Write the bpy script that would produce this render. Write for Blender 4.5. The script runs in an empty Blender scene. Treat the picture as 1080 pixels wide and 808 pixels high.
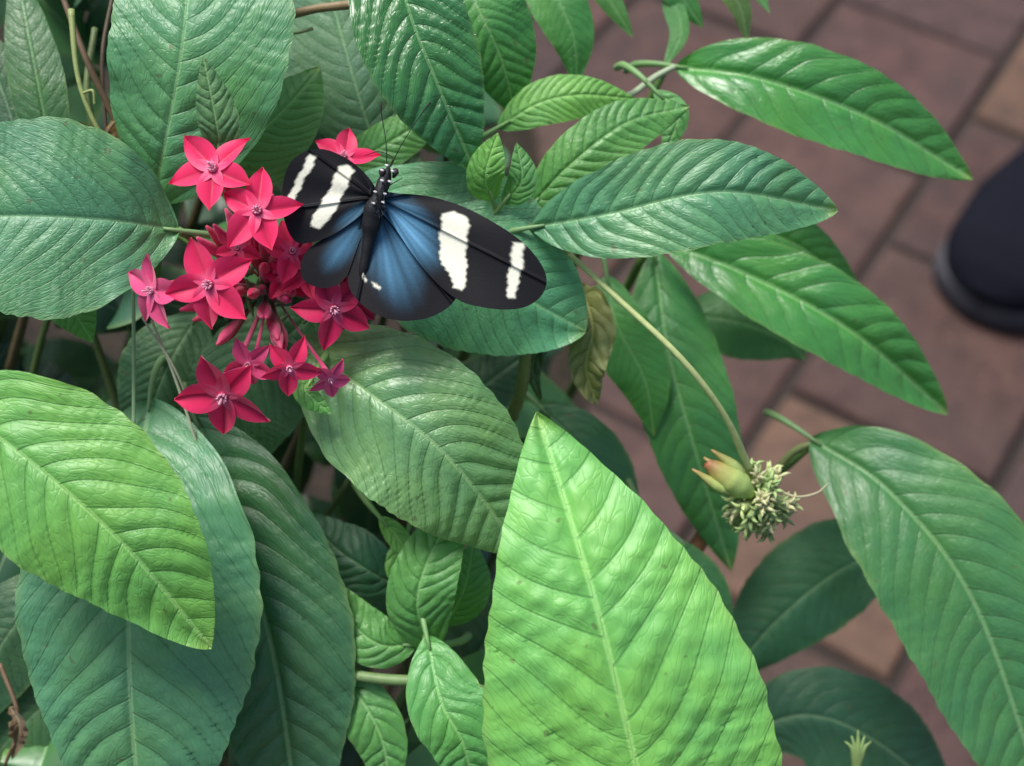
import bpy, math, random
import numpy as np
from mathutils import Vector
rng=np.random.default_rng(7); random.seed(7)
S=bpy.context.scene
# ---------------------------------------------------------------- camera frame
CAMH=0.95; PITCH=math.radians(52); D=0.38; F=1500.0
C=np.array([0,0,CAMH]); f=np.array([0,math.cos(PITCH),-math.sin(PITCH)])
R=np.array([1.,0,0]); U=np.array([0,math.sin(PITCH),math.cos(PITCH)]); N0=-f
def P(x,y,h=0.0):
    z=D-h/100.0
    return C+z*(f+R*(x-540)/F+U*(404-y)/F)
def G(x,y,z0=0.0):
    d=f+R*(x-540)/F+U*(404-y)/F
    return C+d*((z0-CAMH)/d[2])
def K(h): return (D-h/100.0)/F
def nrm(v): 
    v=np.asarray(v,float); return v/(np.linalg.norm(v,axis=-1,keepdims=True)+1e-12)
def sm(x,a,b):
    z=np.clip((x-a)/(b-a),0,1); return z*z*(3-2*z)
def spline(pts,m):
    p=np.array(pts,float)
    if len(p)==2: p=np.array([p[0],(p[0]+p[1])/2,p[1]])
    e=np.vstack([2*p[0]-p[1],p,2*p[-1]-p[-2]])
    out=[]
    for i in range(len(p)-1):
        a,b,c,d=e[i],e[i+1],e[i+2],e[i+3]
        for u in np.linspace(0,1,40,endpoint=False):
            out.append(.5*((2*b)+(-a+c)*u+(2*a-5*b+4*c-d)*u*u+(-a+3*b-3*c+d)*u**3))
    out.append(p[-1]); o=np.array(out)
    L=np.r_[0,np.cumsum(np.linalg.norm(np.diff(o,axis=0),axis=1))]
    q=np.linspace(0,L[-1],m)
    return np.stack([np.interp(q,L,o[:,k]) for k in range(o.shape[1])],1),L[-1]
def closed(pts,m):
    p=np.array(pts,float); n=len(p); out=[]
    for i in range(n):
        a,b,c,d=p[i-1],p[i],p[(i+1)%n],p[(i+2)%n]
        for u in np.linspace(0,1,20,endpoint=False):
            out.append(.5*((2*b)+(-a+c)*u+(2*a-5*b+4*c-d)*u*u+(-a+3*b-3*c+d)*u**3))
    o=np.array(out+[out[0]]); L=np.r_[0,np.cumsum(np.linalg.norm(np.diff(o,axis=0),axis=1))]
    q=np.linspace(0,L[-1],m,endpoint=False)
    return np.stack([np.interp(q,L,o[:,k]) for k in range(o.shape[1])],1)
class Geo:
    def __init__(s): s.v=[];s.f=[];s.t=[];s.uv=[];s.n=0
    def add(s,v,fc,t,uv=None):
        v=np.asarray(v,float).reshape(-1,3); n=len(v)
        t=np.asarray(t,float)
        if t.ndim==1: t=np.tile(t,(n,1))
        if t.shape[1]==3: t=np.c_[t,np.full(n,.5)]
        s.v.append(v); s.t.append(t); s.uv.append(np.zeros((n,2)) if uv is None else uv)
        s.f+= [tuple(int(i)+s.n for i in q) for q in fc]; s.n+=n
    def build(s,name,mat,parent=None,smooth=True):
        me=bpy.data.meshes.new(name); V=np.vstack(s.v)
        me.from_pydata(V.tolist(),[],s.f); 
        a=me.attributes.new("tint",'FLOAT_COLOR','POINT'); a.data.foreach_set("color",np.vstack(s.t).astype(np.float32).ravel())
        uvl=me.uv_layers.new(name="UVMap"); li=np.zeros(len(me.loops),np.int32); me.loops.foreach_get("vertex_index",li)
        uvl.data.foreach_set("uv",np.vstack(s.uv)[li].astype(np.float32).ravel())
        if smooth: me.polygons.foreach_set("use_smooth",[True]*len(me.polygons))
        me.materials.append(mat); me.update()
        o=bpy.data.objects.new(name,me); S.collection.objects.link(o)
        if parent: o.parent=parent
        return o
def gf(nu,nv,wrap=False):
    out=[]
    for i in range(nu-1):
        for j in range(nv if wrap else nv-1):
            j2=(j+1)%nv
            out.append((i*nv+j,i*nv+j2,(i+1)*nv+j2,(i+1)*nv+j))
    return out
def empty(name):
    e=bpy.data.objects.new(name,None); S.collection.objects.link(e); e.empty_display_size=.05; return e
# ---------------------------------------------------------------- materials
def newmat(name):
    m=bpy.data.materials.new(name); m.use_nodes=True; nt=m.node_tree; nt.nodes.clear()
    return m,nt,nt.nodes,nt.links
def mth(nt,op,a,b=None,c=None,clamp=False):
    n=nt.nodes.new('ShaderNodeMath'); n.operation=op; n.use_clamp=clamp
    for i,x in enumerate((a,b,c)):
        if x is None: continue
        if isinstance(x,(int,float)): n.inputs[i].default_value=x
        else: nt.links.new(x,n.inputs[i])
    return n.outputs[0]
def mr(nt,x,a,b,c,d):
    n=nt.nodes.new('ShaderNodeMapRange'); n.interpolation_type='SMOOTHSTEP'
    nt.links.new(x,n.inputs[0])
    for i,q in enumerate((a,b,c,d)): n.inputs[i+1].default_value=q
    return n.outputs[0]
def mix(nt,fac,a,b,mode='MIX'):
    n=nt.nodes.new('ShaderNodeMix'); n.data_type='RGBA'; n.blend_type=mode
    for s,x in ((n.inputs[0],fac),(n.inputs[6],a),(n.inputs[7],b)):
        if isinstance(x,(int,float)): s.default_value=x
        elif isinstance(x,tuple): s.default_value=(*x,1)
        else: nt.links.new(x,s)
    return n.outputs[2]
def noise(nt,vec,scale,det=3,rough=.5):
    n=nt.nodes.new('ShaderNodeTexNoise'); n.inputs['Scale'].default_value=scale; n.inputs['Detail'].default_value=det
    n.inputs['Roughness'].default_value=rough
    if vec is not None: nt.links.new(vec,n.inputs['Vector'])
    return n.outputs[0]
def attr(nt,name='tint'):
    n=nt.nodes.new('ShaderNodeAttribute'); n.attribute_name=name; return n
def objco(nt): return nt.nodes.new('ShaderNodeTexCoord').outputs['Object']
def bump(nt,h,dist,st=1.0):
    n=nt.nodes.new('ShaderNodeBump'); n.inputs['Distance'].default_value=dist; n.inputs['Strength'].default_value=st
    nt.links.new(h,n.inputs['Height']); return n.outputs[0]
def leafmat(name,full=True):
    m,nt,nd,lk=newmat(name); A=attr(nt); co=objco(nt)
    uv=nd.new('ShaderNodeUVMap'); uv.uv_map='UVMap'
    sp=nd.new('ShaderNodeSeparateXYZ'); lk.new(uv.outputs[0],sp.inputs[0])
    sv=mth(nt,'ABSOLUTE',mth(nt,'SINE',mth(nt,'MULTIPLY',sp.outputs[0],math.pi)))
    ay=mth(nt,'ABSOLUTE',sp.outputs[1])
    vein=mr(nt,sv,0.02,0.2,1,0); mid=mr(nt,ay,0.04,0.10,1,0)
    n1=noise(nt,co,45,2)
    col=mix(nt,mr(nt,n1,.3,.7,0,.65),A.outputs['Color'],mix(nt,1.0,A.outputs['Color'],(1.4,1.15,.8),'MULTIPLY'))
    p=nd.new('ShaderNodeBsdfPrincipled'); p.inputs['Specular IOR Level'].default_value=.72
    o=nd.new('ShaderNodeOutputMaterial')
    if full:
        nz=nd.new('ShaderNodeTexNoise'); nz.inputs['Scale'].default_value=2.2; nz.inputs['Detail'].default_value=1; lk.new(uv.outputs[0],nz.inputs['Vector'])
        wv=nd.new('ShaderNodeVectorMath'); wv.operation='MULTIPLY_ADD'; lk.new(nz.outputs['Color'],wv.inputs[0]); wv.inputs[1].default_value=(.5,.5,0); lk.new(uv.outputs[0],wv.inputs[2])
        vo=nd.new('ShaderNodeTexVoronoi'); vo.feature='DISTANCE_TO_EDGE'; vo.inputs['Scale'].default_value=3.4; lk.new(wv.outputs[0],vo.inputs['Vector'])
        tert=mr(nt,vo.outputs['Distance'],0,.16,1,0)
        n3=noise(nt,co,170,3,.6)
        col=mix(nt,mr(nt,n3,.35,.75,0,.35),col,mix(nt,1.0,col,(.65,.75,.8),'MULTIPLY'))
        col=mix(nt,mth(nt,'MULTIPLY',tert,.2),col,mix(nt,1.0,col,(.55,.68,.6),'MULTIPLY'))
        spot=mr(nt,noise(nt,co,330,1,.4),.74,.78,0,.5)
    col=mix(nt,mth(nt,'MULTIPLY',vein,.55),col,mix(nt,1.0,col,(.45,.58,.48),'MULTIPLY'))  # crease shade painted into the colour as darker lines along the veins
    lite=mix(nt,.3,mix(nt,1.0,col,(1.8,1.55,1.5),'MULTIPLY'),(.38,.52,.30))
    col=mix(nt,mr(nt,sv,0.0,0.05,.4,0),col,lite)
    col=mix(nt,mth(nt,'MULTIPLY',mid,.85),col,lite)
    if full:
        lk.new(mth(nt,'ADD',A.outputs['Alpha'],mth(nt,'MULTIPLY_ADD',n3,.16,-.02)),p.inputs['Roughness'])
        col=mix(nt,spot,col,(.10,.09,.03))
        hgt=mth(nt,'ADD',mth(nt,'MULTIPLY',mth(nt,'ADD',mth(nt,'MULTIPLY',tert,.45),vein),-.6),mth(nt,'MULTIPLY',n3,.25))
        lk.new(bump(nt,hgt,.0003,.7),p.inputs['Normal'])
        p.inputs['Sheen Weight'].default_value=.12; p.inputs['Sheen Roughness'].default_value=.4; p.inputs['Sheen Tint'].default_value=(.85,1,.92,1)
    else: lk.new(A.outputs['Alpha'],p.inputs['Roughness'])
    lk.new(col,p.inputs['Base Color'])
    if full:
        t=nd.new('ShaderNodeBsdfTranslucent'); lk.new(mix(nt,1.0,col,(1.5,1.6,.5),'MULTIPLY'),t.inputs[0])
        ms=nd.new('ShaderNodeMixShader'); ms.inputs[0].default_value=.2; lk.new(p.outputs[0],ms.inputs[1]); lk.new(t.outputs[0],ms.inputs[2])
        lk.new(ms.outputs[0],o.inputs[0])
    else: lk.new(p.outputs[0],o.inputs[0])
    return m
def tintmat(name,rough=.5,trans=0.0,nsc=600,bd=.0002,spec=.4,var=.35,sheen=0):
    m,nt,nd,lk=newmat(name); A=attr(nt); co=objco(nt)
    n=noise(nt,co,nsc,3,.6)
    col=mix(nt,mth(nt,'MULTIPLY',mr(nt,n,.3,.7,0,1),var),A.outputs['Color'],mix(nt,1.0,A.outputs['Color'],(.55,.55,.6),'MULTIPLY'))
    p=nd.new('ShaderNodeBsdfPrincipled'); lk.new(col,p.inputs['Base Color']); p.inputs['Roughness'].default_value=rough
    p.inputs['Specular IOR Level'].default_value=spec; lk.new(bump(nt,n,bd,.6),p.inputs['Normal'])
    p.inputs['Sheen Weight'].default_value=sheen
    o=nd.new('ShaderNodeOutputMaterial')
    if trans:
        t=nd.new('ShaderNodeBsdfTranslucent'); lk.new(col,t.inputs[0]); ms=nd.new('ShaderNodeMixShader'); ms.inputs[0].default_value=trans
        lk.new(p.outputs[0],ms.inputs[1]); lk.new(t.outputs[0],ms.inputs[2]); lk.new(ms.outputs[0],o.inputs[0])
    else: lk.new(p.outputs[0],o.inputs[0])
    return m
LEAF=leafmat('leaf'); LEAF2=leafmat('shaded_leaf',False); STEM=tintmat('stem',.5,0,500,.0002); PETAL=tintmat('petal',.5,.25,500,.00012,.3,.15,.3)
WING=tintmat('wing_scales',.6,0,1800,.00006,.22,.3,0); BODY=tintmat('insect_body',.55,0,1500,.0002,.4,.4)
# ---------------------------------------------------------------- leaves
def leafgeo(g,pts,W,Wr=None,col=(.05,.15,.06),rough=.42,N=15,fold=-.12,roll=0,curl=.0,corr=1.0,nu=170,nv=42,p=.72,q=.95,wav=.03,ref=None,blis=.014,vex=.5):
    M,L=spline(pts,nu); T=nrm(np.gradient(M,axis=0))
    r=N0 if ref is None else ref
    Nn=nrm(r-(T@r)[:,None]*T); Sd=np.cross(T,Nn)
    Nn=nrm(Nn*math.cos(roll)+Sd*math.sin(roll)); Sd=np.cross(T,Nn)
    Wr=W if Wr is None else Wr
    s=np.linspace(.002,.9995,nu); ff=s**p*(1-s)**q; ff/=ff.max()
    u=np.linspace(-1,1,nv); t=np.sign(u)*np.abs(u)**1.35
    ss,tt=np.meshgrid(s,t,indexing='ij'); at=np.abs(tt)
    w=np.where(tt>0,Wr,W)*ff[:,None]; y=at*w; Wm=max(W,Wr)
    ph=rng.random()*6; off=rng.random()
    fi=N*(ss-(0.5*y+.8*y*y/Wm)/L)+np.where(tt<0,.45,0)+off+.14*np.sin(ss*23+ph)+.07*np.sin(y/Wm*5+ss*11+ph)
    v=np.abs(np.sin(np.pi*fi)); sp=L/N
    env=sm(at,0.0,.18)*(1-.7*sm(at,.85,1))*np.clip(ff[:,None]*1.4,0,1)
    A=sp*.145*corr*(1+.25*np.sin(ss*17+at*6+ph))
    z=A*(v**vex-.6)*env - sp*.10*np.exp(-(y/(sp*.16))**2)
    z+=sp*blis*corr*np.sin(fi*9.1+y/sp*8)*env*v*np.sin(y/sp*7+ph)
    z+=wav*Wm*(np.sin(2*np.pi*1.9*ss+ph+np.where(tt<0,1.7,0))+.5*np.sin(2*np.pi*4.3*ss+2*ph)+.25*np.sin(2*np.pi*9.7*ss+3*ph))*at**2
    z+=y*math.sin(fold)-curl*y*y/Wm
    z+=.03*Wm*np.sin(ss*7+tt*2.5+ph)*np.minimum(1,at*3)
    lat=tt*w*math.cos(fold)*(1+.009*np.cos(2*np.pi*fi)*sm(at,.8,1)+.02*np.sin(ss*9+ph)*at+.008*np.sin(ss*41+2*ph)*at)
    V=M[:,None]+Sd[:,None]*lat[...,None]+Nn[:,None]*z[...,None]
    c=np.array([*col,rough])
    tint=np.tile(c,(nu*nv,1)); e=(sm(at,.93,1)*.3*(.5+.5*np.sin(ss*9+ph))).reshape(-1,1); tip=sm(ss,.93,1).reshape(-1,1)*.3
    tint[:,:3]=tint[:,:3]*(1-e)+e*np.array([.25,.36,.10])
    tint[:,:3]=tint[:,:3]*(1-tip)+tip*np.array([.3,.33,.10])
    g.add(V,gf(nu,nv),tint,np.c_[fi.ravel(),(np.sign(tt)*y/sp).ravel()])
    return M,T
def tubegeo(g,pts,rad,col,m=24,ns=8,bumpy=0):
    M,L=spline(pts,m); T=nrm(np.gradient(M,axis=0)); r=np.interp(np.linspace(0,1,m),np.linspace(0,1,len(rad)),rad)
    if bumpy: r=r*(1+bumpy*np.sin(np.linspace(0,1,m)*40))
    a=np.array([.3,.2,.93]); A=nrm(np.cross(T,a)); B=np.cross(T,A); th=np.linspace(0,2*np.pi,ns,endpoint=False)
    V=M[:,None]+r[:,None,None]*(A[:,None]*np.cos(th)[None,:,None]+B[:,None]*np.sin(th)[None,:,None])
    fc=gf(m,ns,True); fc.append(tuple(range(ns))[::-1]); fc.append(tuple((m-1)*ns+i for i in range(ns)))
    c=np.asarray(col,float)
    if c.ndim==2:
        c=np.repeat(np.stack([np.interp(np.linspace(0,1,m),np.linspace(0,1,len(c)),c[:,i]) for i in range(3)],1),ns,axis=0)
    g.add(V,fc,c)
plant=empty('pentas_plant')
BG=(.095,.295,.145); BG2=(.095,.305,.13); GM=(.10,.32,.085); BR=(.18,.53,.12); LG=(.15,.43,.09); DK=(.025,.10,.04); RG=(.065,.28,.065); TL=(.04,.16,.08)
PC=(.13,.24,.07)
LV=[
 dict(p=[(-75,418,4),(20,478,4.6),(130,575,4.5),(223,685,3.4)],W=96,Wr=92,c=LG,r=.42,fold=-.1,q=.9,N=13),
 dict(p=[(188,243,1.2),(110,232,2.2),(0,228,2.6),(-110,240,2)],W=106,Wr=102,c=BG,r=.40,fold=.05,q=.8),
 dict(p=[(160,216,.6),(176,140,1.6),(195,20,2.2),(205,-140,1)],W=78,Wr=112,c=BG2,r=.40,fold=-.08,q=.75),
 dict(p=[(205,190,-.8),(250,160,-.3),(300,115,-.6),(338,70,-1.2)],W=45,Wr=52,c=GM,r=.4),
 dict(p=[(232,165,2.2),(228,130,2.8),(214,58,3.1)],W=20,Wr=24,c=(.08,.22,.09),r=.55,N=9,corr=1.2,q=1.1),
 dict(p=[(415,-85,1.5),(428,0,2),(462,90,1.8),(502,184,.8)],W=58,Wr=64,c=(.045,.20,.065),r=.25,fold=.15,corr=1.3,N=13),
 dict(p=[(470,-70,-1),(505,10,-.6),(528,60,-1),(545,125,-2)],W=50,Wr=50,c=RG,r=.4),
 dict(p=[(560,240,.5),(640,226,1.6),(760,202,2),(884,222,1)],W=56,Wr=56,c=BG,r=.36,fold=.08,corr=1.1,q=.8),
 dict(p=[(558,220,-.4),(600,175,.2),(660,130,.2),(728,112,-.6)],W=30,Wr=38,c=GM,r=.38),
 dict(p=[(525,135,-1),(570,108,-.8),(615,100,-.9),(672,105,-1.5)],W=24,Wr=26,c=LG,r=.45),
 dict(p=[(690,95,-2),(715,120,-1.8),(700,165,-2)],W=12,Wr=16,c=GM,r=.5,N=7),
 dict(p=[(372,190,-.8),(430,240,.1),(520,295,.3),(618,350,-.6)],W=98,Wr=88,c=(.10,.36,.18),r=.38,fold=-.05,corr=.7,q=.75),
 dict(p=[(312,362,.2),(385,412,1.4),(470,480,1.6),(552,584,.2)],W=84,Wr=90,c=(.16,.36,.15),r=.33,fold=-.12,corr=1.15,q=.8,N=14),
 dict(p=[(745,1040,3),(690,880,4.2),(632,650,5),(566,434,4)],W=150,Wr=150,c=BR,r=.44,fold=-.08,corr=.95,N=14,pp=.62,q=.92,blis=.045),
 dict(p=[(158,420,-.4),(142,520,1.2),(135,690,1.7),(150,910,.5)],W=132,Wr=116,c=BG,r=.40,fold=-.08,q=.85),
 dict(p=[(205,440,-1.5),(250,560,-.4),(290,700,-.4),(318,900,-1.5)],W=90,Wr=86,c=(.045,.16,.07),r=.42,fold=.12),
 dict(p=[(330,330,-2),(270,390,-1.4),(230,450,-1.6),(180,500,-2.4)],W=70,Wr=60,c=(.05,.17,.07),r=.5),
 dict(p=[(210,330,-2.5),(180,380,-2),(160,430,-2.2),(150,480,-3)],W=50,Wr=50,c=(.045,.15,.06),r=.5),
 dict(p=[(50,290,0),(75,325,.3),(98,362,0)],W=25,Wr=25,c=GM,r=.45,N=8),
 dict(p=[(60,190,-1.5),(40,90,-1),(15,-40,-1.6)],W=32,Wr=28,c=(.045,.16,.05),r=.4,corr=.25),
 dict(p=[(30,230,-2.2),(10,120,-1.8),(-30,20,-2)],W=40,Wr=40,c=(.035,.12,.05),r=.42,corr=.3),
 dict(p=[(400,170,-3),(375,90,-2.4),(350,0,-2.6),(330,-80,-3)],W=70,Wr=66,c=(.075,.21,.11),r=.5,corr=.5),
 dict(p=[(345,190,-2.2),(410,150,-1.6),(450,130,-1.6),(490,130,-2)],W=24,Wr=26,c=GM,r=.4),
 dict(p=[(520,212,.4),(512,185,1.1),(525,140,1.4)],W=21,Wr=21,c=LG,r=.38,N=8),
 dict(p=[(530,215,.4),(550,190,1),(545,150,1.2)],W=15,Wr=17,c=GM,r=.4,N=8),
 dict(p=[(330,398,1.6),(322,412,2),(350,437,1.9)],W=10,Wr=14,c=LG,r=.4,N=6),
 dict(p=[(455,690,-.6),(440,640,.3),(452,590,.4),(490,520,0)],W=34,Wr=40,c=GM,r=.42,N=11),
 dict(p=[(470,660,-1.8),(490,620,-1.4),(500,570,-1.6)],W=28,Wr=28,c=GM,r=.42,N=9),
 dict(p=[(450,670,.2),(465,740,.9),(490,790,.9),(505,870,0)],W=46,Wr=38,c=(.11,.37,.10),r=.4,N=11),
 dict(p=[(440,680,-.6),(400,680,-.3),(370,655,-.4),(345,610,-.8)],W=28,Wr=30,c=GM,r=.36,N=9),
 dict(p=[(350,700,-1),(385,745,-.6),(405,790,-.6),(410,850,-1)],W=28,Wr=32,c=GM,r=.4,N=9),
 dict(p=[(420,620,-2.5),(385,600,-2),(350,575,-2.3),(320,540,-3)],W=34,Wr=34,c=TL,r=.42,N=9),
 dict(p=[(430,560,-1.6),(418,600,-1.2),(438,630,-1.4)],W=12,Wr=12,c=LG,r=.4,N=6),
 dict(p=[(400,545,-1.4),(425,575,-1),(432,600,-1)],W=12,Wr=12,c=LG,r=.4,N=6),
 dict(p=[(712,70,-4),(800,82,-3.2),(920,125,-3.4),(1028,190,-4.6)],W=48,Wr=48,c=RG,r=.28,fold=.15,corr=.6,nu=110,nv=30,q=.9,N=11),
 dict(p=[(700,255,-5),(790,290,-4.4),(900,350,-4.4),(1002,438,-6)],W=46,Wr=44,c=RG,r=.30,fold=.18,corr=.6,nu=110,nv=30,q=.9,N=11),
 dict(p=[(690,228,-6),(760,232,-5.4),(840,258,-5.6),(912,314,-7)],W=32,Wr=36,c=RG,r=.36,fold=.1,corr=.6,nu=110,nv=30),
 dict(p=[(690,265,-6),(705,370,-5.4),(735,480,-5.6),(772,604,-7)],W=56,Wr=46,c=(.06,.25,.07),r=.38,corr=.6,nu=110,nv=30),
 dict(p=[(855,462,-5),(940,520,-3.6),(1030,640,-3.2),(1110,870,-4)],W=84,Wr=88,c=(.06,.22,.075),r=.38,fold=.1,corr=.7,nu=130,nv=36,q=.8,N=17),
 dict(p=[(965,575,-9),(890,600,-8.4),(820,655,-8.6),(762,722,-9.5)],W=52,Wr=58,c=TL,r=.45,corr=.5,nu=90,nv=26),
 dict(p=[(780,775,-8),(850,755,-7.4),(920,780,-7.6),(1010,850,-9)],W=56,Wr=62,c=(.03,.12,.06),r=.45,corr=.5,nu=90,nv=26),
 dict(p=[(680,545,-5),(700,590,-4.5),(740,630,-4.6),(768,690,-5.4)],W=34,Wr=34,c=(.05,.2,.07),r=.45,corr=.6,nu=90,nv=26),
 dict(p=[(720,330,-9),(780,340,-8.6),(830,360,-8.8),(850,380,-9)],W=38,Wr=38,c=(.05,.2,.06),r=.45,corr=.5,nu=70,nv=26),
 dict(p=[(570,430,-6),(610,470,-5.6),(640,530,-5.8),(650,600,-6.5)],W=40,Wr=36,c=TL,r=.45,corr=.5,nu=70,nv=26),
 dict(p=[(640,290,-5),(650,340,-4.6),(680,400,-4.8),(690,460,-5.4)],W=34,Wr=34,c=RG,r=.45,corr=.5,nu=70,nv=26),
 dict(p=[(560,-70,-4),(585,-10,-3.6),(605,40,-3.8),(608,90,-4.4)],W=30,Wr=32,c=RG,r=.4,corr=.4,nu=70,nv=24),
 dict(p=[(600,-60,-5),(630,-20,-4.8),(650,10,-5),(668,40,-5.4)],W=14,Wr=14,c=GM,r=.4,corr=.4,nu=60,nv=20),
 dict(p=[(660,-60,-5),(700,-30,-4.8),(722,0,-5),(742,30,-5.4)],W=20,Wr=20,c=RG,r=.4,corr=.4,nu=60,nv=20),
 dict(p=[(715,-40,-5),(712,0,-5),(718,35,-5),(700,72,-5)],W=10,Wr=14,c=GM,r=.4,corr=.4,nu=60,nv=20),
 dict(p=[(745,-60,-5),(765,-20,-4.8),(782,10,-5),(788,45,-5.4)],W=14,Wr=14,c=(.12,.24,.07),r=.4,corr=.4,nu=60,nv=20),
 dict(p=[(765,-50,-5),(790,-25,-4.8),(812,14,-5)],W=9,Wr=9,c=GM,r=.4,corr=.4,nu=60,nv=20),
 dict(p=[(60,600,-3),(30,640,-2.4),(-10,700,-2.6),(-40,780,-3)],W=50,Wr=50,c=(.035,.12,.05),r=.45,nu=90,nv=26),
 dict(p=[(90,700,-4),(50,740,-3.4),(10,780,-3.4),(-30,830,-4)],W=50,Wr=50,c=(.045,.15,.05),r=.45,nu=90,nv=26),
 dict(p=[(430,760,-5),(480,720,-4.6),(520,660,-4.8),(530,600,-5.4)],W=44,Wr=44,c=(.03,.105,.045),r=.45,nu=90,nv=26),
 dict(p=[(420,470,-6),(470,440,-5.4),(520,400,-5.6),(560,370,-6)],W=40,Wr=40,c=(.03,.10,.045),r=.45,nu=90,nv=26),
]
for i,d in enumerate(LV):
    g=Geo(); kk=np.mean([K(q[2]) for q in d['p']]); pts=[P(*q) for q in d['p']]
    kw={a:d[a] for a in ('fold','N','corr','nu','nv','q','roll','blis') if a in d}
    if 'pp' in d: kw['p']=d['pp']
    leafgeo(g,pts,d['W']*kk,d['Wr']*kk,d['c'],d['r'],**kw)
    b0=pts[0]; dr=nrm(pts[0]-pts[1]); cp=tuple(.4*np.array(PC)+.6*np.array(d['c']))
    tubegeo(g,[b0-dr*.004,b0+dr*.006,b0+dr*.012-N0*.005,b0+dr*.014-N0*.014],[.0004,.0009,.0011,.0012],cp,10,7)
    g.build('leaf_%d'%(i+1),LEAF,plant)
g=Geo()
leafgeo(g,[P(612,300,-2),P(625,345,-1.2),P(618,390,-1.4),P(632,430,-2)],26*K(0),24*K(0),(.20,.24,.09),.6,N=8,corr=1.6,wav=.25,fold=.35)
leafgeo(g,[P(585,300,-2),P(572,350,-1.2),P(562,390,-1.4),P(570,425,-2)],14*K(0),12*K(0),(.06,.12,.06),.5,N=8,corr=1.6,wav=.3,fold=.6)
leafgeo(g,[P(140,130,-1),P(122,150,-.4),P(118,170,-.4),P(135,195,-1)],20*K(0),18*K(0),(.36,.21,.11),.7,N=6,corr=1.6,wav=.4,fold=.5)
leafgeo(g,[P(70,150,-1.2),P(88,140,-.8),P(104,150,-1)],12*K(0),9*K(0),(.18,.12,.07),.7,N=6,corr=1.6,wav=.4,fold=.5)
leafgeo(g,[P(10,745,-1.5),P(20,765,-1.1),P(14,800,-1.4)],12*K(0),9*K(0),(.14,.09,.05),.7,N=6,corr=1.6,wav=.4,fold=.5)
g.build('withered_leaves',LEAF,plant)
g=Geo(); cnt=0
def bound(y): return np.interp(y,[-200,0,100,300,450,600,800,1000],[500,515,535,620,640,690,770,800])
cols=[DK,(.03,.11,.045),(.035,.125,.038),(.028,.10,.05),(.045,.15,.05),(.055,.18,.055)]  # leaf tints darkened to paint in the shade of the plant's interior
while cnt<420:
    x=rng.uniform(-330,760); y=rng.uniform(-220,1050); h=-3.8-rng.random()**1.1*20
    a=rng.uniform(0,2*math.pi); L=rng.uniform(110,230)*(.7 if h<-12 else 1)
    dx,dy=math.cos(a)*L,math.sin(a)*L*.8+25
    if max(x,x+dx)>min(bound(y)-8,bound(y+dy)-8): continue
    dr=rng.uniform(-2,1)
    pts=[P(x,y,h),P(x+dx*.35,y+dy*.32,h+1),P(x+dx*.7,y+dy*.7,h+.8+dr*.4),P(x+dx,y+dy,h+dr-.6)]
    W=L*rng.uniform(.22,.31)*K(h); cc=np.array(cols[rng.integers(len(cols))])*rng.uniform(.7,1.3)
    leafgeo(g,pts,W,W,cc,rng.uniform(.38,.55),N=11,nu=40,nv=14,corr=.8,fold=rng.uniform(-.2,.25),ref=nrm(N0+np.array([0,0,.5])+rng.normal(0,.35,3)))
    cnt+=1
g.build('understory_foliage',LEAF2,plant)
g=Geo(); GS=(.13,.25,.07); BS=(.10,.075,.04)
def st(px,r,col=GS,**k): tubegeo(g,[P(*q) for q in px],[a*.001 for a in r],col,**k)
def root(p,r,bx,by,col=BS):
    a=P(*p); b=np.array([bx,by,-.03]); m1=a*.65+b*.35+np.array([.01,-.01,.03]); m2=a*.3+b*.7
    tubegeo(g,[a,m1,m2,b],[x*.001 for x in r],[GS,col,col],m=40)
root((540,215,-.5),(1.6,2.5,4,5),-.16,.36); root((285,330,-1.5),(1.4,2,3,5),-.2,.33); root((165,250,-.5),(1.5,2.2,3.5,5),-.26,.35)
root((450,690,-1),(1.2,2,3,5),-.18,.30); root((745,1040,2),(1.5,2.5,4,6),-.1,.2); root((150,430,-1),(1.3,2,3,4.5),-.22,.3)
root((690,250,-6),(1.5,2.5,4,5),-.12,.42); root((860,465,-5.2),(1.3,2,3.5,5),-.1,.38); root((330,380,-.6),(1,2,3,4),-.2,.34)
root((700,75,-4.2),(1.2,2.2,4,5),-.12,.48); root((960,580,-9),(1.2,2,3,4),-.1,.4); root((790,780,-8.2),(1.2,2,3,4),-.1,.34)
st([(540,215,-.5),(560,240,.2),(575,238,.6)],(1.6,1.1,.7))
st([(540,215,-.5),(505,195,.3),(495,178,.8)],(1.5,1.1,.6)); st([(540,215,-.5),(550,222,-.4),(560,218,-.2)],(1.3,1,.7))
st([(560,235,0),(556,330,-.5),(552,400,-1.5),(540,440,-3)],(1.6,1.8,1.8,1.8),(.2,.24,.09))
st([(600,268,.3),(655,318,1),(720,380,1.2),(765,440,.4),(792,500,-.9)],(.75,.8,.85,.9,1.2),(.46,.54,.22))
st([(575,240,.1),(590,255,.2),(600,268,.3)],(1.2,1,.75),(.25,.34,.12))
st([(540,215,-.5),(520,215,-.6),(420,200,-1),(372,190,-.8)],(1.3,1.1,1,1))
st([(188,243,1.2),(205,255,.5),(215,290,-.5),(260,340,-2)],(1.1,1.2,1.4,1.8)); st([(160,216,.6),(170,235,.2),(205,258,.3)],(1,1.1,1.2))
st([(140,280,.2),(141,350,.3),(141,450,.2)],(.5,.5,.5),(.32,.48,.27)); st([(160,338,.5),(185,400,.6),(212,482,.3)],(.35,.4,.4),(.4,.45,.3))
st([(150,335,.4),(182,385,.7),(200,425,.4)],(.3,.35,.3),(.38,.42,.3))
st([(75,10,.2),(82,80,.3),(100,130,.2),(130,180,-.2)],(.9,.7,.6,.8),(.28,.34,.12)); st([(88,98,.4),(98,96,.5),(100,110,.4)],(.4,.4,.4),(.3,.36,.14))
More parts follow.
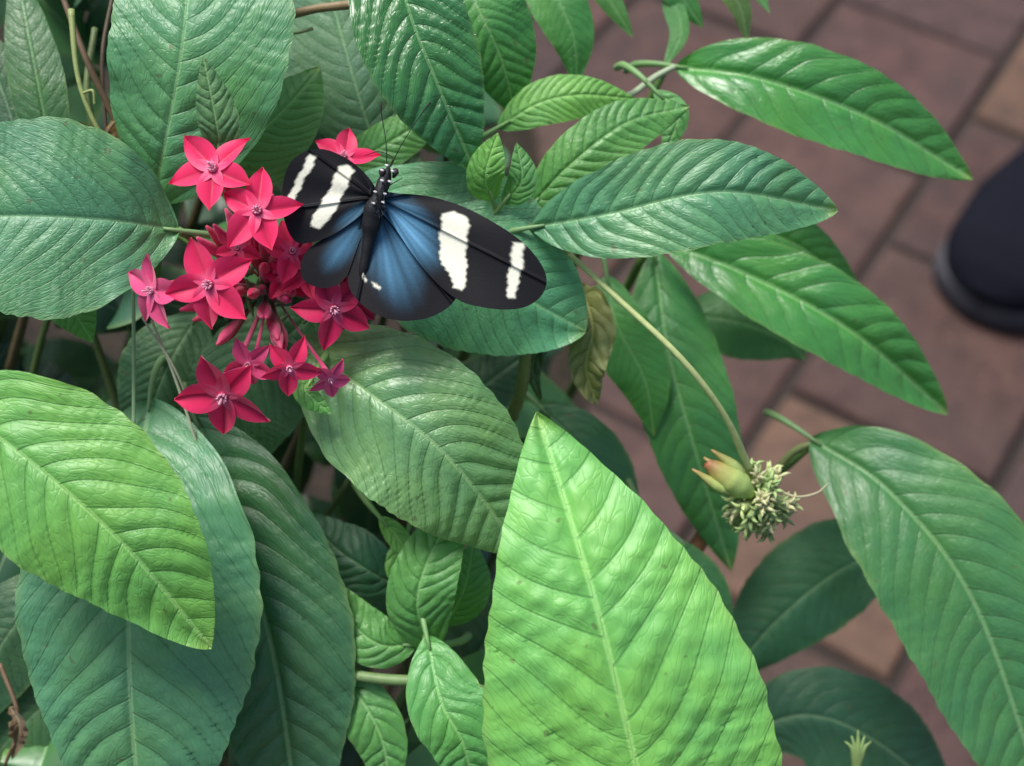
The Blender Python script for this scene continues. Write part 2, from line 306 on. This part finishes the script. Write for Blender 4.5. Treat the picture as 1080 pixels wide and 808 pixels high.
st([(60,-20,-.8),(90,60,-.6),(118,120,-.8),(150,200,-1.4)],(.8,.9,1,1.2),(.14,.09,.05)); st([(120,-10,-.9),(108,60,-.7),(112,140,-.8)],(.6,.6,.5),(.1,.07,.045))
st([(90,180,-.6),(120,130,-.3),(140,118,-.5)],(.5,.5,.3),(.25,.17,.1)); st([(100,30,-1.6),(92,100,-1.2),(110,170,-1.8)],(.9,1,1.1),(.12,.17,.06))
st([(0,700,-1.6),(20,760,-1.3),(5,808,-1.8)],(.7,.6,.5),(.16,.1,.06))
st([(298,18,-.2),(330,10,0),(360,6,.1),(410,2,-.2)],(1.4,1.2,1.3,1.3),(.26,.19,.10)); st([(330,30,-.3),(312,35,-.2),(300,34,-.3)],(.5,.4,.3),(.25,.3,.14))
st([(340,706,-.8),(400,716,-.4),(480,722,-.4),(560,745,-1)],(1.4,1.5,1.6,1.8),(.17,.27,.10)); st([(500,735,-.2),(540,748,0),(570,752,-.5)],(1.2,1.2,1.2),(.38,.45,.25))
st([(450,690,-1),(450,672,-.2),(455,690,.1)],(1.5,1.4,1)); st([(430,620,-.8),(446,650,-.4),(452,690,-.6)],(.8,1,1.2))
st([(640,106,-3),(665,100,-3.6),(690,82,-4),(712,70,-4)],(1.0,1.0,1,.9),(.36,.45,.28)); st([(640,106,-3),(600,150,-2.6),(560,220,-1.5)],(1.2,1.4,1.5))
st([(865,466,-5),(835,478,-5.3),(800,520,-6),(745,560,-7),(715,600,-8)],(1.1,1.3,1.4,1.7,2),(.16,.2,.07)); st([(750,545,-7),(742,565,-7),(722,598,-7.4)],(2.2,2.6,2.2),(.25,.12,.06))
st([(965,575,-9),(930,560,-8.5),(860,470,-6)],(1,1,1)); st([(285,330,-1.5),(282,300,-.4),(280,285,.2)],(1.5,1.6,1.8),(.12,.2,.06))
for i in range(60):
    x,y=rng.uniform(-100,600),rng.uniform(0,850); h=rng.uniform(-14,-2.5); a=rng.normal(0,60)
    if x+a>bound(y)-40: continue
    st([(x,y,h),(x+a*.4,y+60,h-1),(x+a,y+190,h-4)],(1,1.3,1.8),[(.08,.13,.04),(.1,.08,.04),(.13,.17,.06)][i%3],m=12)
for k in range(5): st([(903,812,-3),(905+(k-2)*3,790,-2.8),(905+(k-2)*7,770+abs(k-2)*6,-2.8)],(1.2,1,.2),(.2,.3,.1),m=10)
g.build('stems',STEM,plant)
# ---------------------------------------------------------------- flowers
RED=(.86,.020,.125); PNK=(.82,.08,.24); DRD=(.70,.012,.10)
def flower(g,x,y,h,r,tx=0,ty=0,rot=0,col=RED,cup=.15,tub=None):
    k=K(h); c=P(x,y,h); n=nrm(N0+R*tx+U*ty); a=nrm(np.cross(n,np.array([.1,.9,.2]))); b=np.cross(n,a); rr=r*k
    nu,nv=20,13; s=np.linspace(.0,1,nu); t=np.linspace(-1,1,nv)
    for i in range(5):
        th=rot+i*2*math.pi/5+rng.normal(0,.09); d=a*math.cos(th)+b*math.sin(th); e=-a*math.sin(th)+b*math.cos(th)
        w=.31*rr*rng.uniform(.9,1.08)*(.30+.70*np.sin(np.pi*np.clip(s,0,1)**.85)**.7)*(1-s**6)+1e-6; w[-1]=rr*.012
        lr=rr*rng.uniform(.9,1.08); rec=rng.uniform(.02,.5); tw=rng.normal(0,.25)
        z=rr*(cup*s-rec*s**2.5)
        V=c+d*(s*lr)[:,None,None]+e*(t[None,:]*w[:,None])[...,None]+n*(z[:,None]-.12*rr*(1-np.abs(t))[None,:]**2*np.sin(np.pi*s)[:,None]+.07*rr*(t**2)[None,:]*s[:,None]+t[None,:]*w[:,None]*tw*s[:,None])[...,None]
        V=V+e*(rng.normal(0,.10)*rr*s**2)[:,None,None]
        sh=np.clip(1-s*3.2,0,1)[:,None]*np.ones(nv); sh=sh[...,None]
        ct=np.array(col)*rng.uniform(.88,1.1); mid=((np.exp(-(t/.14)**2)*.25+.1*np.cos(t*16)**2)[None,:,None])
        edg=(np.abs(t)**3*.14)[None,:,None]
        tn=ct*(1-mid)*(1-sh*.5)+sh*.5*np.array([.85,.25,.45])+edg*np.array([.15,.14,.25])
        g.add(V,gf(nu,nv),tn.reshape(-1,3).clip(0,.95))
    for i in range(9):
        th=i*.7; q=c+(a*math.cos(th)+b*math.sin(th))*rr*.07
        tubegeo(g,[q-n*rr*.03,q+n*rr*.07,q+(q-c)*.5+n*rr*.13],[rr*.03,rr*.03,rr*.012],(.88,.42,.58),5,5)
    tubegeo(g,[c+n*rr*.0,c+n*rr*.2,c+n*rr*.3],[rr*.02,rr*.025,rr*.03],(.85,.4,.5),5,5)
    tb=P(*(tub or (285,305,-.6))); m=c-n*rr*.7
    tubegeo(g,[c+n*.02*rr,c-n*rr*.25,m,m*.45+tb*.55,tb],[rr*.13,rr*.075,rr*.055,rr*.05,rr*.05],[np.array(col)*.9,np.array(col)*.9,(.85,.16,.32),(.65,.16,.24),(.25,.25,.12)],18,8)
g=Geo()
FL=[(225,178,3.2,50,-.2,.35,.3,RED),(271,222,3.4,47,.1,.15,.9,RED),(220,300,3.5,51,-.15,-.1,.1,RED),(352,326,2.3,46,.35,-.35,.5,DRD),
 (235,418,2.6,53,-.1,-.65,.25,RED),(305,388,2.7,34,.3,-.5,.7,RED),(262,384,2.6,30,-.2,-.5,.2,PNK),(160,306,2.4,42,-.8,-.2,.4,PNK),
 (362,165,1.2,36,.25,.5,.8,RED),(308,265,2.3,36,.3,.1,.2,RED),(348,400,2.1,26,.5,-.8,1,PNK),(300,292,1.8,30,.1,-.1,0,DRD),(372,318,1.9,32,.6,-.1,.3,DRD),(322,290,2.0,30,.4,.3,.9,RED),(250,262,2.0,26,.1,.3,.5,DRD)]
for q in FL: flower(g,*q[:7],col=q[7])
for i in range(56):
    a=rng.uniform(0,2*math.pi); r=rng.uniform(15,80); x,y=262+r*math.cos(a),288+r*math.sin(a)*1.05; h=rng.uniform(.6,2.2)
    b=P(x,y,h); tb=P(275+(x-262)*.3,300+(y-288)*.3,-.2); d=nrm(b-tb); l=rng.uniform(.003,.0055); c=[PNK,DRD,(.75,.10,.22),(.6,.07,.13)][i%4]
    tubegeo(g,[tb,b-d*.002,b,b+d*l*.5,b+d*l],[.0006,.0006,.0012,.0016,.0004],[(.16,.26,.09),(.45,.16,.14),c,c],14,8)
for i in range(26):
    a=rng.uniform(0,2*math.pi); r=rng.uniform(5,60); x,y=265+r*math.cos(a),292+r*math.sin(a); b=P(x,y,rng.uniform(0,1.2)); d=nrm(N0+rng.normal(0,.8,3))
    tubegeo(g,[b,b+d*.002,b+d*.005],[.0007,.0008,.0001],(.15,.28,.09),6,5)
g.build('flower_cluster',PETAL,plant)
# seed head
g=Geo(); sc=P(800,527,-1.2); k=K(-1.2)
for i in range(64):
    d=nrm(rng.normal(0,1,3)+N0*.35); L=rng.uniform(20,38)*k; base=np.array([(.44,.52,.22),(.34,.46,.18),(.46,.46,.25),(.28,.38,.15)][i%4])*rng.uniform(.8,1.15)
    e=sc+d*L; dd=nrm(d+rng.normal(0,.25,3)); tubegeo(g,[sc,sc+d*L*.5,e],[.0005,.0014,.0015],base,8,7)
    A=nrm(np.cross(dd,[.2,.5,.8])); B=np.cross(dd,A)
    for j in range(4):
        th=j*math.pi/2+i; o=A*math.cos(th)+B*math.sin(th)
        tubegeo(g,[e+o*.0009,e+o*.0016+dd*.0012,e+o*rng.uniform(.002,.0035)+dd*.0018],[.0007,.0006,.0001],base*1.15,5,4)
b=P(794,522,-.6); t=P(745,488,-.3); d=t-b
tubegeo(g,[b,b+d*.25,b+d*.55,b+d*.82,t],[.0012,.0036,.0042,.0030,.0012],[(.30,.46,.13),(.36,.52,.15),(.38,.48,.14),(.36,.34,.10),(.32,.12,.06)],20,12)
for s_ in (-1,1,.2): tubegeo(g,[b+d*.15,b+d*.5+(U*.6+R*.4)*.0044*s_+N0*.001,t+(U+R)*.0026*s_+d*.1],[.0008,.0018,.0003],[(.33,.46,.14),(.38,.5,.15),(.32,.2,.07)],10,6)
tubegeo(g,[P(815,515,-1),P(840,524,-.6),P(862,520,-.6),P(873,510,-.6)],[.0006,.0004,.0004,.0002],(.38,.36,.22),12,5)
g.build('seed_head',STEM,plant)
# ---------------------------------------------------------------- butterfly
bf=empty('butterfly')
def sd(x,y,poly):
    p=np.array(poly,float); n=len(p); d=np.full(x.shape,1e9); ins=np.zeros(x.shape,bool)
    for i in range(n):
        a,b=p[i],p[(i+1)%n]; e=b-a; wx,wy=x-a[0],y-a[1]; u=np.clip((wx*e[0]+wy*e[1])/(e@e),0,1)
        d=np.minimum(d,np.hypot(wx-u*e[0],wy-u*e[1]))
        c=((a[1]>y)!=(b[1]>y))&(x<(b[0]-a[0])*(y-a[1])/((b[1]-a[1])+1e-9)+a[0]); ins^=c
    return np.where(ins,-d,d)
BLK=np.array([.005,.005,.007]); WHT=np.array([.82,.82,.66]); BLU=np.array([.065,.205,.33])
def wing(name,outl,rt,bands,blue,hroot,slope,nveins,fine=100,no=320,hoff=0,margin=0):
    o=closed(outl,no); rt=np.array(rt,float); s=np.linspace(0.02,1,fine)
    ang=np.unwrap(np.arctan2(o[:,1]-rt[1],o[:,0]-rt[0]))
    a0,a1=ang.min(),ang.max(); vp=(ang-a0)/(a1-a0+1e-9)*nveins
    o=rt+(o-rt)*(1-.008*np.abs(np.cos(np.pi*vp)))[:,None]
    X=rt[0]+(o[None,:,0]-rt[0])*s[:,None]; Y=rt[1]+(o[None,:,1]-rt[1])*s[:,None]
    dist=np.hypot(X-rt[0],Y-rt[1])
    vn=np.exp(-(np.abs(np.sin(np.pi*vp))*np.maximum(dist,8)*(a1-a0)/nveins/np.pi/1.2)**2)
    h=hroot+slope*np.hypot(X-395,Y-215)/100+.07*vn+.05*np.sin(X*.05)-.03*np.sin(np.pi*vp*2)+hoff
    n=np.sin(X*1.7+Y*.9)*np.sin(Y*1.3-X*.6)*.6+rng.normal(0,.3,X.shape)
    col=np.tile(BLK,(*X.shape,1))
    streak=(.80+.2*np.sin(vp*6.28*2.3+.5)+.10*np.sin(vp*41))[None,:]
    for (cx,cy,rx,ry,an,st) in blue:
        ca,sa=math.cos(an),math.sin(an); u=((X-cx)*ca+(Y-cy)*sa)/rx; v=(-(X-cx)*sa+(Y-cy)*ca)/ry
        m=np.clip((1-sm(np.hypot(u,v)+.06*n,.2,1.08))*st*(1-.75*vn)*streak,0,1)
        col=col*(1-m[...,None])+(BLU*(1+.6*st)-BLU*.35*u[...,None]+.04*m[...,None]**2).clip(0,1)*m[...,None]
    for bnd in bands:
        q=sd(X+.9*np.sin(Y*.31)+.6*np.sin(Y*.9+X*.3),Y,bnd)+.5*n; m=(1-sm(q,-1.2,1.8))*(1-.4*vn)
        col=col*(1-m[...,None])+WHT*m[...,None]
    V=np.array([P(x,y,hh) for x,y,hh in zip(X.ravel(),Y.ravel(),h.ravel())])
    g=Geo(); g.add(V,gf(fine,no,True),np.c_[col.reshape(-1,3),np.full(X.size,.5)]); g.build(name,WING,bf)
wing('hindwing_right',[(396,212),(384,225),(374,255),(367,288),(370,308),(388,327),(412,337),(440,338),(462,332),(480,318),(486,296),(460,262),(430,235),(408,218)],(398,218),
     [[(381,281),(383,281),(386,296),(384,297)],[(392,298),(401,303),(400,305),(393,301)]],[(414,272,64,35,1.25,.7)],2.6,.15,7)
wing('hindwing_left',[(393,212),(380,222),(352,246),(326,262),(317,278),(319,294),(334,303),(352,302),(366,290),(376,262),(388,235)],(393,216),
     [],[(366,254,44,20,-.9,.55)],2.6,.2,6)
wing('forewing_right',[(402,203),(420,204),(452,207),(486,217),(520,234),(550,254),(570,276),(578,296),(572,313),(556,324),(534,327),(508,324),(486,318),(462,300),(438,272),(416,240),(400,220)],(402,210),
     [[(467,226),(478,223),(493,229),(494,238),(491,262),(492,290),(488,306),(478,303),(475,288),(465,278),(464,250)],[(541,256),(552,257),(551,280),(546,298),(543,314),(536,314),(535,296),(539,280)]],
     [(427,246,56,36,.85,.95)],2.75,.12,9)
wing('forewing_left',[(397,205),(392,192),(380,178),(362,165),(340,157),(320,160),(305,173),(298,195),(297,220),(303,243),(314,256),(332,255),(352,247),(374,232),(390,218)],(395,208),
     [[(357,176),(366,174),(373,180),(362,204),(350,228),(336,241),(327,238),(334,222),(348,200)],[(327,163),(334,165),(328,178),(319,192),(311,210),(306,214),(305,206),(313,190),(320,176)]],
     [(372,230,28,12,2.45,.5)],2.75,.2,8)
g=Geo(); k=K(2.7)
def bt(px,r,col=(.008,.008,.01),m=30,ns=12,**kw): tubegeo(g,[P(*q) for q in px],[a*k for a in r],col,m,ns,**kw)
bt([(410,176,2.9),(408,184,3),(404,195,3.05),(399,208,3.1),(394,222,3.0),(390,245,2.85),(385,275,2.75),(380,303,2.6)],(1.5,7.5,6,10.5,10,6.5,5.5,4.8,1.5),bumpy=.05)
for sx in(-1,1):
    bt([(410+sx*6,179,2.95),(410+sx*7,182,3.15),(409+sx*6,187,3.05)],(1.5,4.2,1.5),(.03,.02,.02),8,8)
    bt([(410+sx*2,176,3.1),(416+sx*9,150,3.5),(424+sx*22,118,3.6),(428+sx*26,108,3.6)],(.55,.45,.5,1.1),(.012,.01,.01),20,6)
for (x,y) in[(403,179),(408,174),(414,180),(403,190),(411,191),(396,202),(406,204),(394,214),(404,213)]:
    bt([(x-1.2,y,3.25),(x+1.2,y+1,3.32)],(1.2,1.2),(.65,.65,.65),3,6)
for i in range(60):
    x,y=rng.normal(400,5),rng.uniform(196,226); bt([(x,y,3.1),(x+rng.normal(0,3),y+rng.uniform(2,7),3.38)],(.4,.15),(.02,.03,.04),3,4)
bt([(411,175,2.9),(414,166,2.6),(400,160,2.2),(385,164,1.6)],(.7,.5,.5,.4),(.02,.012,.01),14,6)
for sx,sy,ex,ey in[(-1,0,382,180),(1,0,424,188),(-1,8,370,195),(1,8,426,215),(-1,14,372,250),(1,14,412,250)]:
    bt([(400+sx*3,202+sy,2.7),((400+ex)/2,(202+ey)/2,2.35),(ex,ey,1.3)],(.9,.6,.4),(.01,.01,.01),8,5)
g.build('body',BODY,bf)
# ---------------------------------------------------------------- ground
def simple(name,fn):
    m,nt,nd,lk=newmat(name); p=nd.new('ShaderNodeBsdfPrincipled'); fn(nt,nd,lk,p); o=nd.new('ShaderNodeOutputMaterial'); lk.new(p.outputs[0],o.inputs[0]); return m
def soilf(nt,nd,lk,p):
    co=objco(nt); a=noise(nt,co,60,6,.7); b=noise(nt,co,9,3)
    c=mix(nt,mr(nt,a,.35,.65,0,1),(.012,.008,.005),(.045,.03,.018)); c=mix(nt,mr(nt,b,.4,.6,0,.4),c,(.02,.02,.008))
    lk.new(c,p.inputs['Base Color']); p.inputs['Roughness'].default_value=.95; lk.new(bump(nt,a,.012),p.inputs['Normal'])
def brickf(nt,nd,lk,p):
    A=attr(nt); co=objco(nt); a=noise(nt,co,30,5,.65); b=noise(nt,co,220,3,.7); d=noise(nt,co,7,3)
    c=mix(nt,mr(nt,a,.35,.7,0,.8),A.outputs['Color'],mix(nt,1.0,A.outputs['Color'],(.45,.45,.5),'MULTIPLY'))
    c=mix(nt,mr(nt,b,.45,.75,0,.4),c,(.16,.105,.075)); c=mix(nt,mr(nt,d,.4,.7,0,.5),c,(.052,.039,.037))
    lk.new(c,p.inputs['Base Color']); p.inputs['Roughness'].default_value=.7; p.inputs['Specular IOR Level'].default_value=.25
    lk.new(bump(nt,b,.0015),p.inputs['Normal'])
def sandf(nt,nd,lk,p):
    co=objco(nt); a=noise(nt,co,300,3,.7); c=mix(nt,a,(.015,.012,.010),(.045,.034,.028)); lk.new(c,p.inputs['Base Color']); p.inputs['Roughness'].default_value=.95
SOIL=simple('soil',soilf); BRK=simple('brick_paver',brickf); SAND=simple('joint_sand',sandf)
g=Geo(); n=41; e=np.sinh(np.linspace(-6,6,n))/np.sinh(6)*150; X,Y=np.meshgrid(e,e,indexing='ij'); Z=np.full(X.shape,-.03)
g.add(np.stack([X,Y,Z],-1),gf(n,n),(.1,.1,.1)); g.build('ground',SOIL)
an=math.radians(57); la=np.array([math.cos(an),math.sin(an)]); sa=np.array([math.sin(an),-math.cos(an)])
O=G(1062,62)[:2]; ex_=lambda y: .0+(1.26-y)*.115
import bmesh
bm=bmesh.new(); tl=bm.verts.layers.float_color.new('tint')
PAL=[(.094,.050,.043),(.084,.045,.041),(.106,.056,.045),(.072,.042,.041),(.11,.063,.046),(.098,.053,.045)]
BLn,BW,jt=.205,.187,.0042
TAN=[G(1040,120)[:2],G(930,690)[:2]]
for i in range(-24,25):
    for j in range(-24,25):
        c0=O+sa*(i*BW+BW/2)+la*((j+(.5 if i%2 else 0))*BLn)
        if c0[0]<-.6 or c0[0]>3.6 or c0[1]<-2.5 or c0[1]>3.6: continue
        col=PAL[rng.integers(len(PAL))]; col=tuple(np.array(col)*rng.uniform(.8,1.12))
        far=c0[0]>1.0 or c0[1]<.2 or c0[1]>1.7
        if far and rng.random()<.14: col=(.17,.10,.06)
        for k_,tp in enumerate(TAN):
            dd=tp-c0
            if abs(dd@la)<BLn/2 and abs(dd@sa)<BW/2: col=[(.17,.095,.06),(.14,.082,.055)][k_]
        dz=rng.normal(0,.0012); hx,hy=BLn/2-jt,BW/2-jt; cz=.005; rings=[]
        for (ex,z) in((0,-.025),(0,-cz),(cz*.4,-cz*.3),(cz,0)):
            ring=[]
            for sx,sy in((-1,-1),(1,-1),(1,1),(-1,1)):
                q=c0+la*sx*(hx-ex)+sa*sy*(hy-ex); v=bm.verts.new((q[0],q[1],z+dz)); v[tl]=(*col,1); ring.append(v)
            rings.append(ring)
        for r0,r1 in zip(rings,rings[1:]):
            for a in range(4): bm.faces.new((r0[a],r1[a],r1[(a+1)%4],r0[(a+1)%4]))
        bm.faces.new(rings[-1][::-1])
bmesh.ops.recalc_face_normals(bm,faces=bm.faces)
bmesh.ops.bisect_plane(bm,geom=bm.verts[:]+bm.edges[:]+bm.faces[:],plane_co=(ex_(1.26),1.26,0),plane_no=(-1,-.115,0),clear_outer=True)
me=bpy.data.meshes.new('brick_paving'); bm.to_mesh(me); me.materials.append(BRK); pav=bpy.data.objects.new('brick_paving',me); S.collection.objects.link(pav)
g=Geo(); g.add([(ex_(-2.6),-2.6,-.007),(3.7,-2.6,-.007),(3.7,3.7,-.007),(ex_(3.7),3.7,-.007)],[(0,1,2,3)],(.1,.1,.1)); o=g.build('joint_sand',SAND,pav,False)
# ---------------------------------------------------------------- shoe
shoe=empty('shoe')
T0=G(964,294,.02); ax=nrm(np.array([.62,.78,0])); sx=np.array([ax[1],-ax[0],0]); Ls=.31
cen=np.array([T0[0],T0[1],0])+sx*.060
def shell(name,prof,mat,col,mres=60,ns=40):
    g=Geo(); q=np.linspace(0,1,mres)**1.4
    hw=np.interp(q,prof['q'],prof['w'])*1.18; zt=np.interp(q,prof['q'],prof['zt'])*1.1; zb=np.interp(q,prof['q'],prof['zb']); off=np.interp(q,prof['q'],prof['o'])
    hw*=np.clip(1-(1-np.clip(q/.16,0,1))**2.4,0,1)**.5*np.clip(1-(1-np.clip((1-q)/.10,0,1))**2.4,0,1)**.5
    th=np.linspace(0,2*np.pi,ns,endpoint=False); ct,sn=np.cos(th),np.sin(th)
    ex=prof['e']; cx=np.sign(ct)*np.abs(ct)**ex; cz=np.sign(sn)*np.abs(sn)**ex
    zc=(zt+zb)/2; zh=(zt-zb)/2
    V=cen+ax*(q*Ls)[:,None,None]+sx*(off[:,None]+hw[:,None]*cx[None,:])[...,None]+np.array([0,0,1])*(zc[:,None]+zh[:,None]*cz[None,:])[...,None]
    fc=gf(mres,ns,True); fc+= [tuple(range(ns))[::-1],tuple((mres-1)*ns+i for i in range(ns))]
    g.add(V,fc,col); return g.build(name,mat,shoe)
FAB=tintmat('shoe_fabric',.85,0,1200,.0006,.12,.4,.0); RUB=tintmat('shoe_rubber',.7,0,500,.0004,.25,.3)
shell('sole',dict(q=[0,.1,.3,.55,.8,1],w=[.046,.05,.054,.043,.042,.038],zt=[.030,.027,.026,.03,.034,.036],zb=[.010,.004,.0015,.0015,.0015,.006],o=[0,0,0,.004,.003,0],e=.35),RUB,(.055,.055,.065))
shell('outsole_tread',dict(q=[0,.1,.3,.55,.8,1],w=[.044,.0485,.0525,.0415,.0405,.036],zt=[.014,.01,.008,.008,.008,.012],zb=[.007,.001,0,0,0,.003],o=[0,0,0,.004,.003,0],e=.3),RUB,(.012,.012,.014))
shell('upper',dict(q=[0,.05,.12,.3,.5,.65,.85,1],w=[.042,.044,.047,.050,.042,.038,.037,.033],zt=[.038,.054,.066,.082,.098,.115,.12,.115],zb=[.02]*8,o=[0,0,0,0,.004,.004,.003,0],e=.8),FAB,(.006,.007,.013))
g=Geo()
for j in range(5):
    q=.34+j*.055; z=np.interp(q,[.3,.5,.65],[.09,.108,.128]); c=cen+ax*q*Ls
    tubegeo(g,[c-sx*.022+[0,0,z-.006],c+[0,0,z+.002],c+sx*.024+[0,0,z-.006]],[.0025,.0028,.0025],(.02,.022,.03),12,7)
g.build('laces',FAB,shoe)
g=Geo(); a=cen+ax*.235+sx*.003
tubegeo(g,[a+[0,0,.09],a+ax*.005+[0,0,.16],a+ax*.01+[0,0,.30],a+ax*.0+[0,0,.48],a-ax*.02+[0,0,.6]],[.043,.05,.056,.064,.07],(.02,.022,.03),50,24,bumpy=.02)
g.build('trouser_leg',FAB,shoe)
# ---------------------------------------------------------------- light / world / camera
w=bpy.data.worlds.new("World"); S.world=w; w.use_nodes=True; nt=w.node_tree
sky=nt.nodes.new('ShaderNodeTexSky'); sky.sky_type='NISHITA'; sky.sun_disc=False
sd_=nrm(np.array([-.30,.22,.92])); el=math.asin(sd_[2]); az=math.atan2(sd_[0],sd_[1])
sky.sun_elevation=el; sky.sun_rotation=az; sky.air_density=1.0; sky.dust_density=3.5
bg=nt.nodes['Background']; bg.inputs[1].default_value=.15; nt.links.new(sky.outputs[0],bg.inputs[0])
l=bpy.data.lights.new('sun','SUN'); l.energy=4.3; l.angle=math.radians(24); l.color=(1,.97,.93)
lo=bpy.data.objects.new('sun',l); S.collection.objects.link(lo); lo.rotation_euler=Vector(-sd_).to_track_quat('-Z','Y').to_euler()
cam=bpy.data.cameras.new('camera'); co=bpy.data.objects.new('camera',cam); S.collection.objects.link(co); co.location=C
co.rotation_euler=(math.pi/2-PITCH,0,0); cam.lens=50; cam.sensor_width=36; cam.clip_start=.01; cam.clip_end=500
cam.dof.use_dof=True; cam.dof.focus_distance=.352; cam.dof.aperture_fstop=10.5
S.camera=co
S.view_settings.view_transform='Standard'; S.view_settings.look='None'; S.view_settings.exposure=0
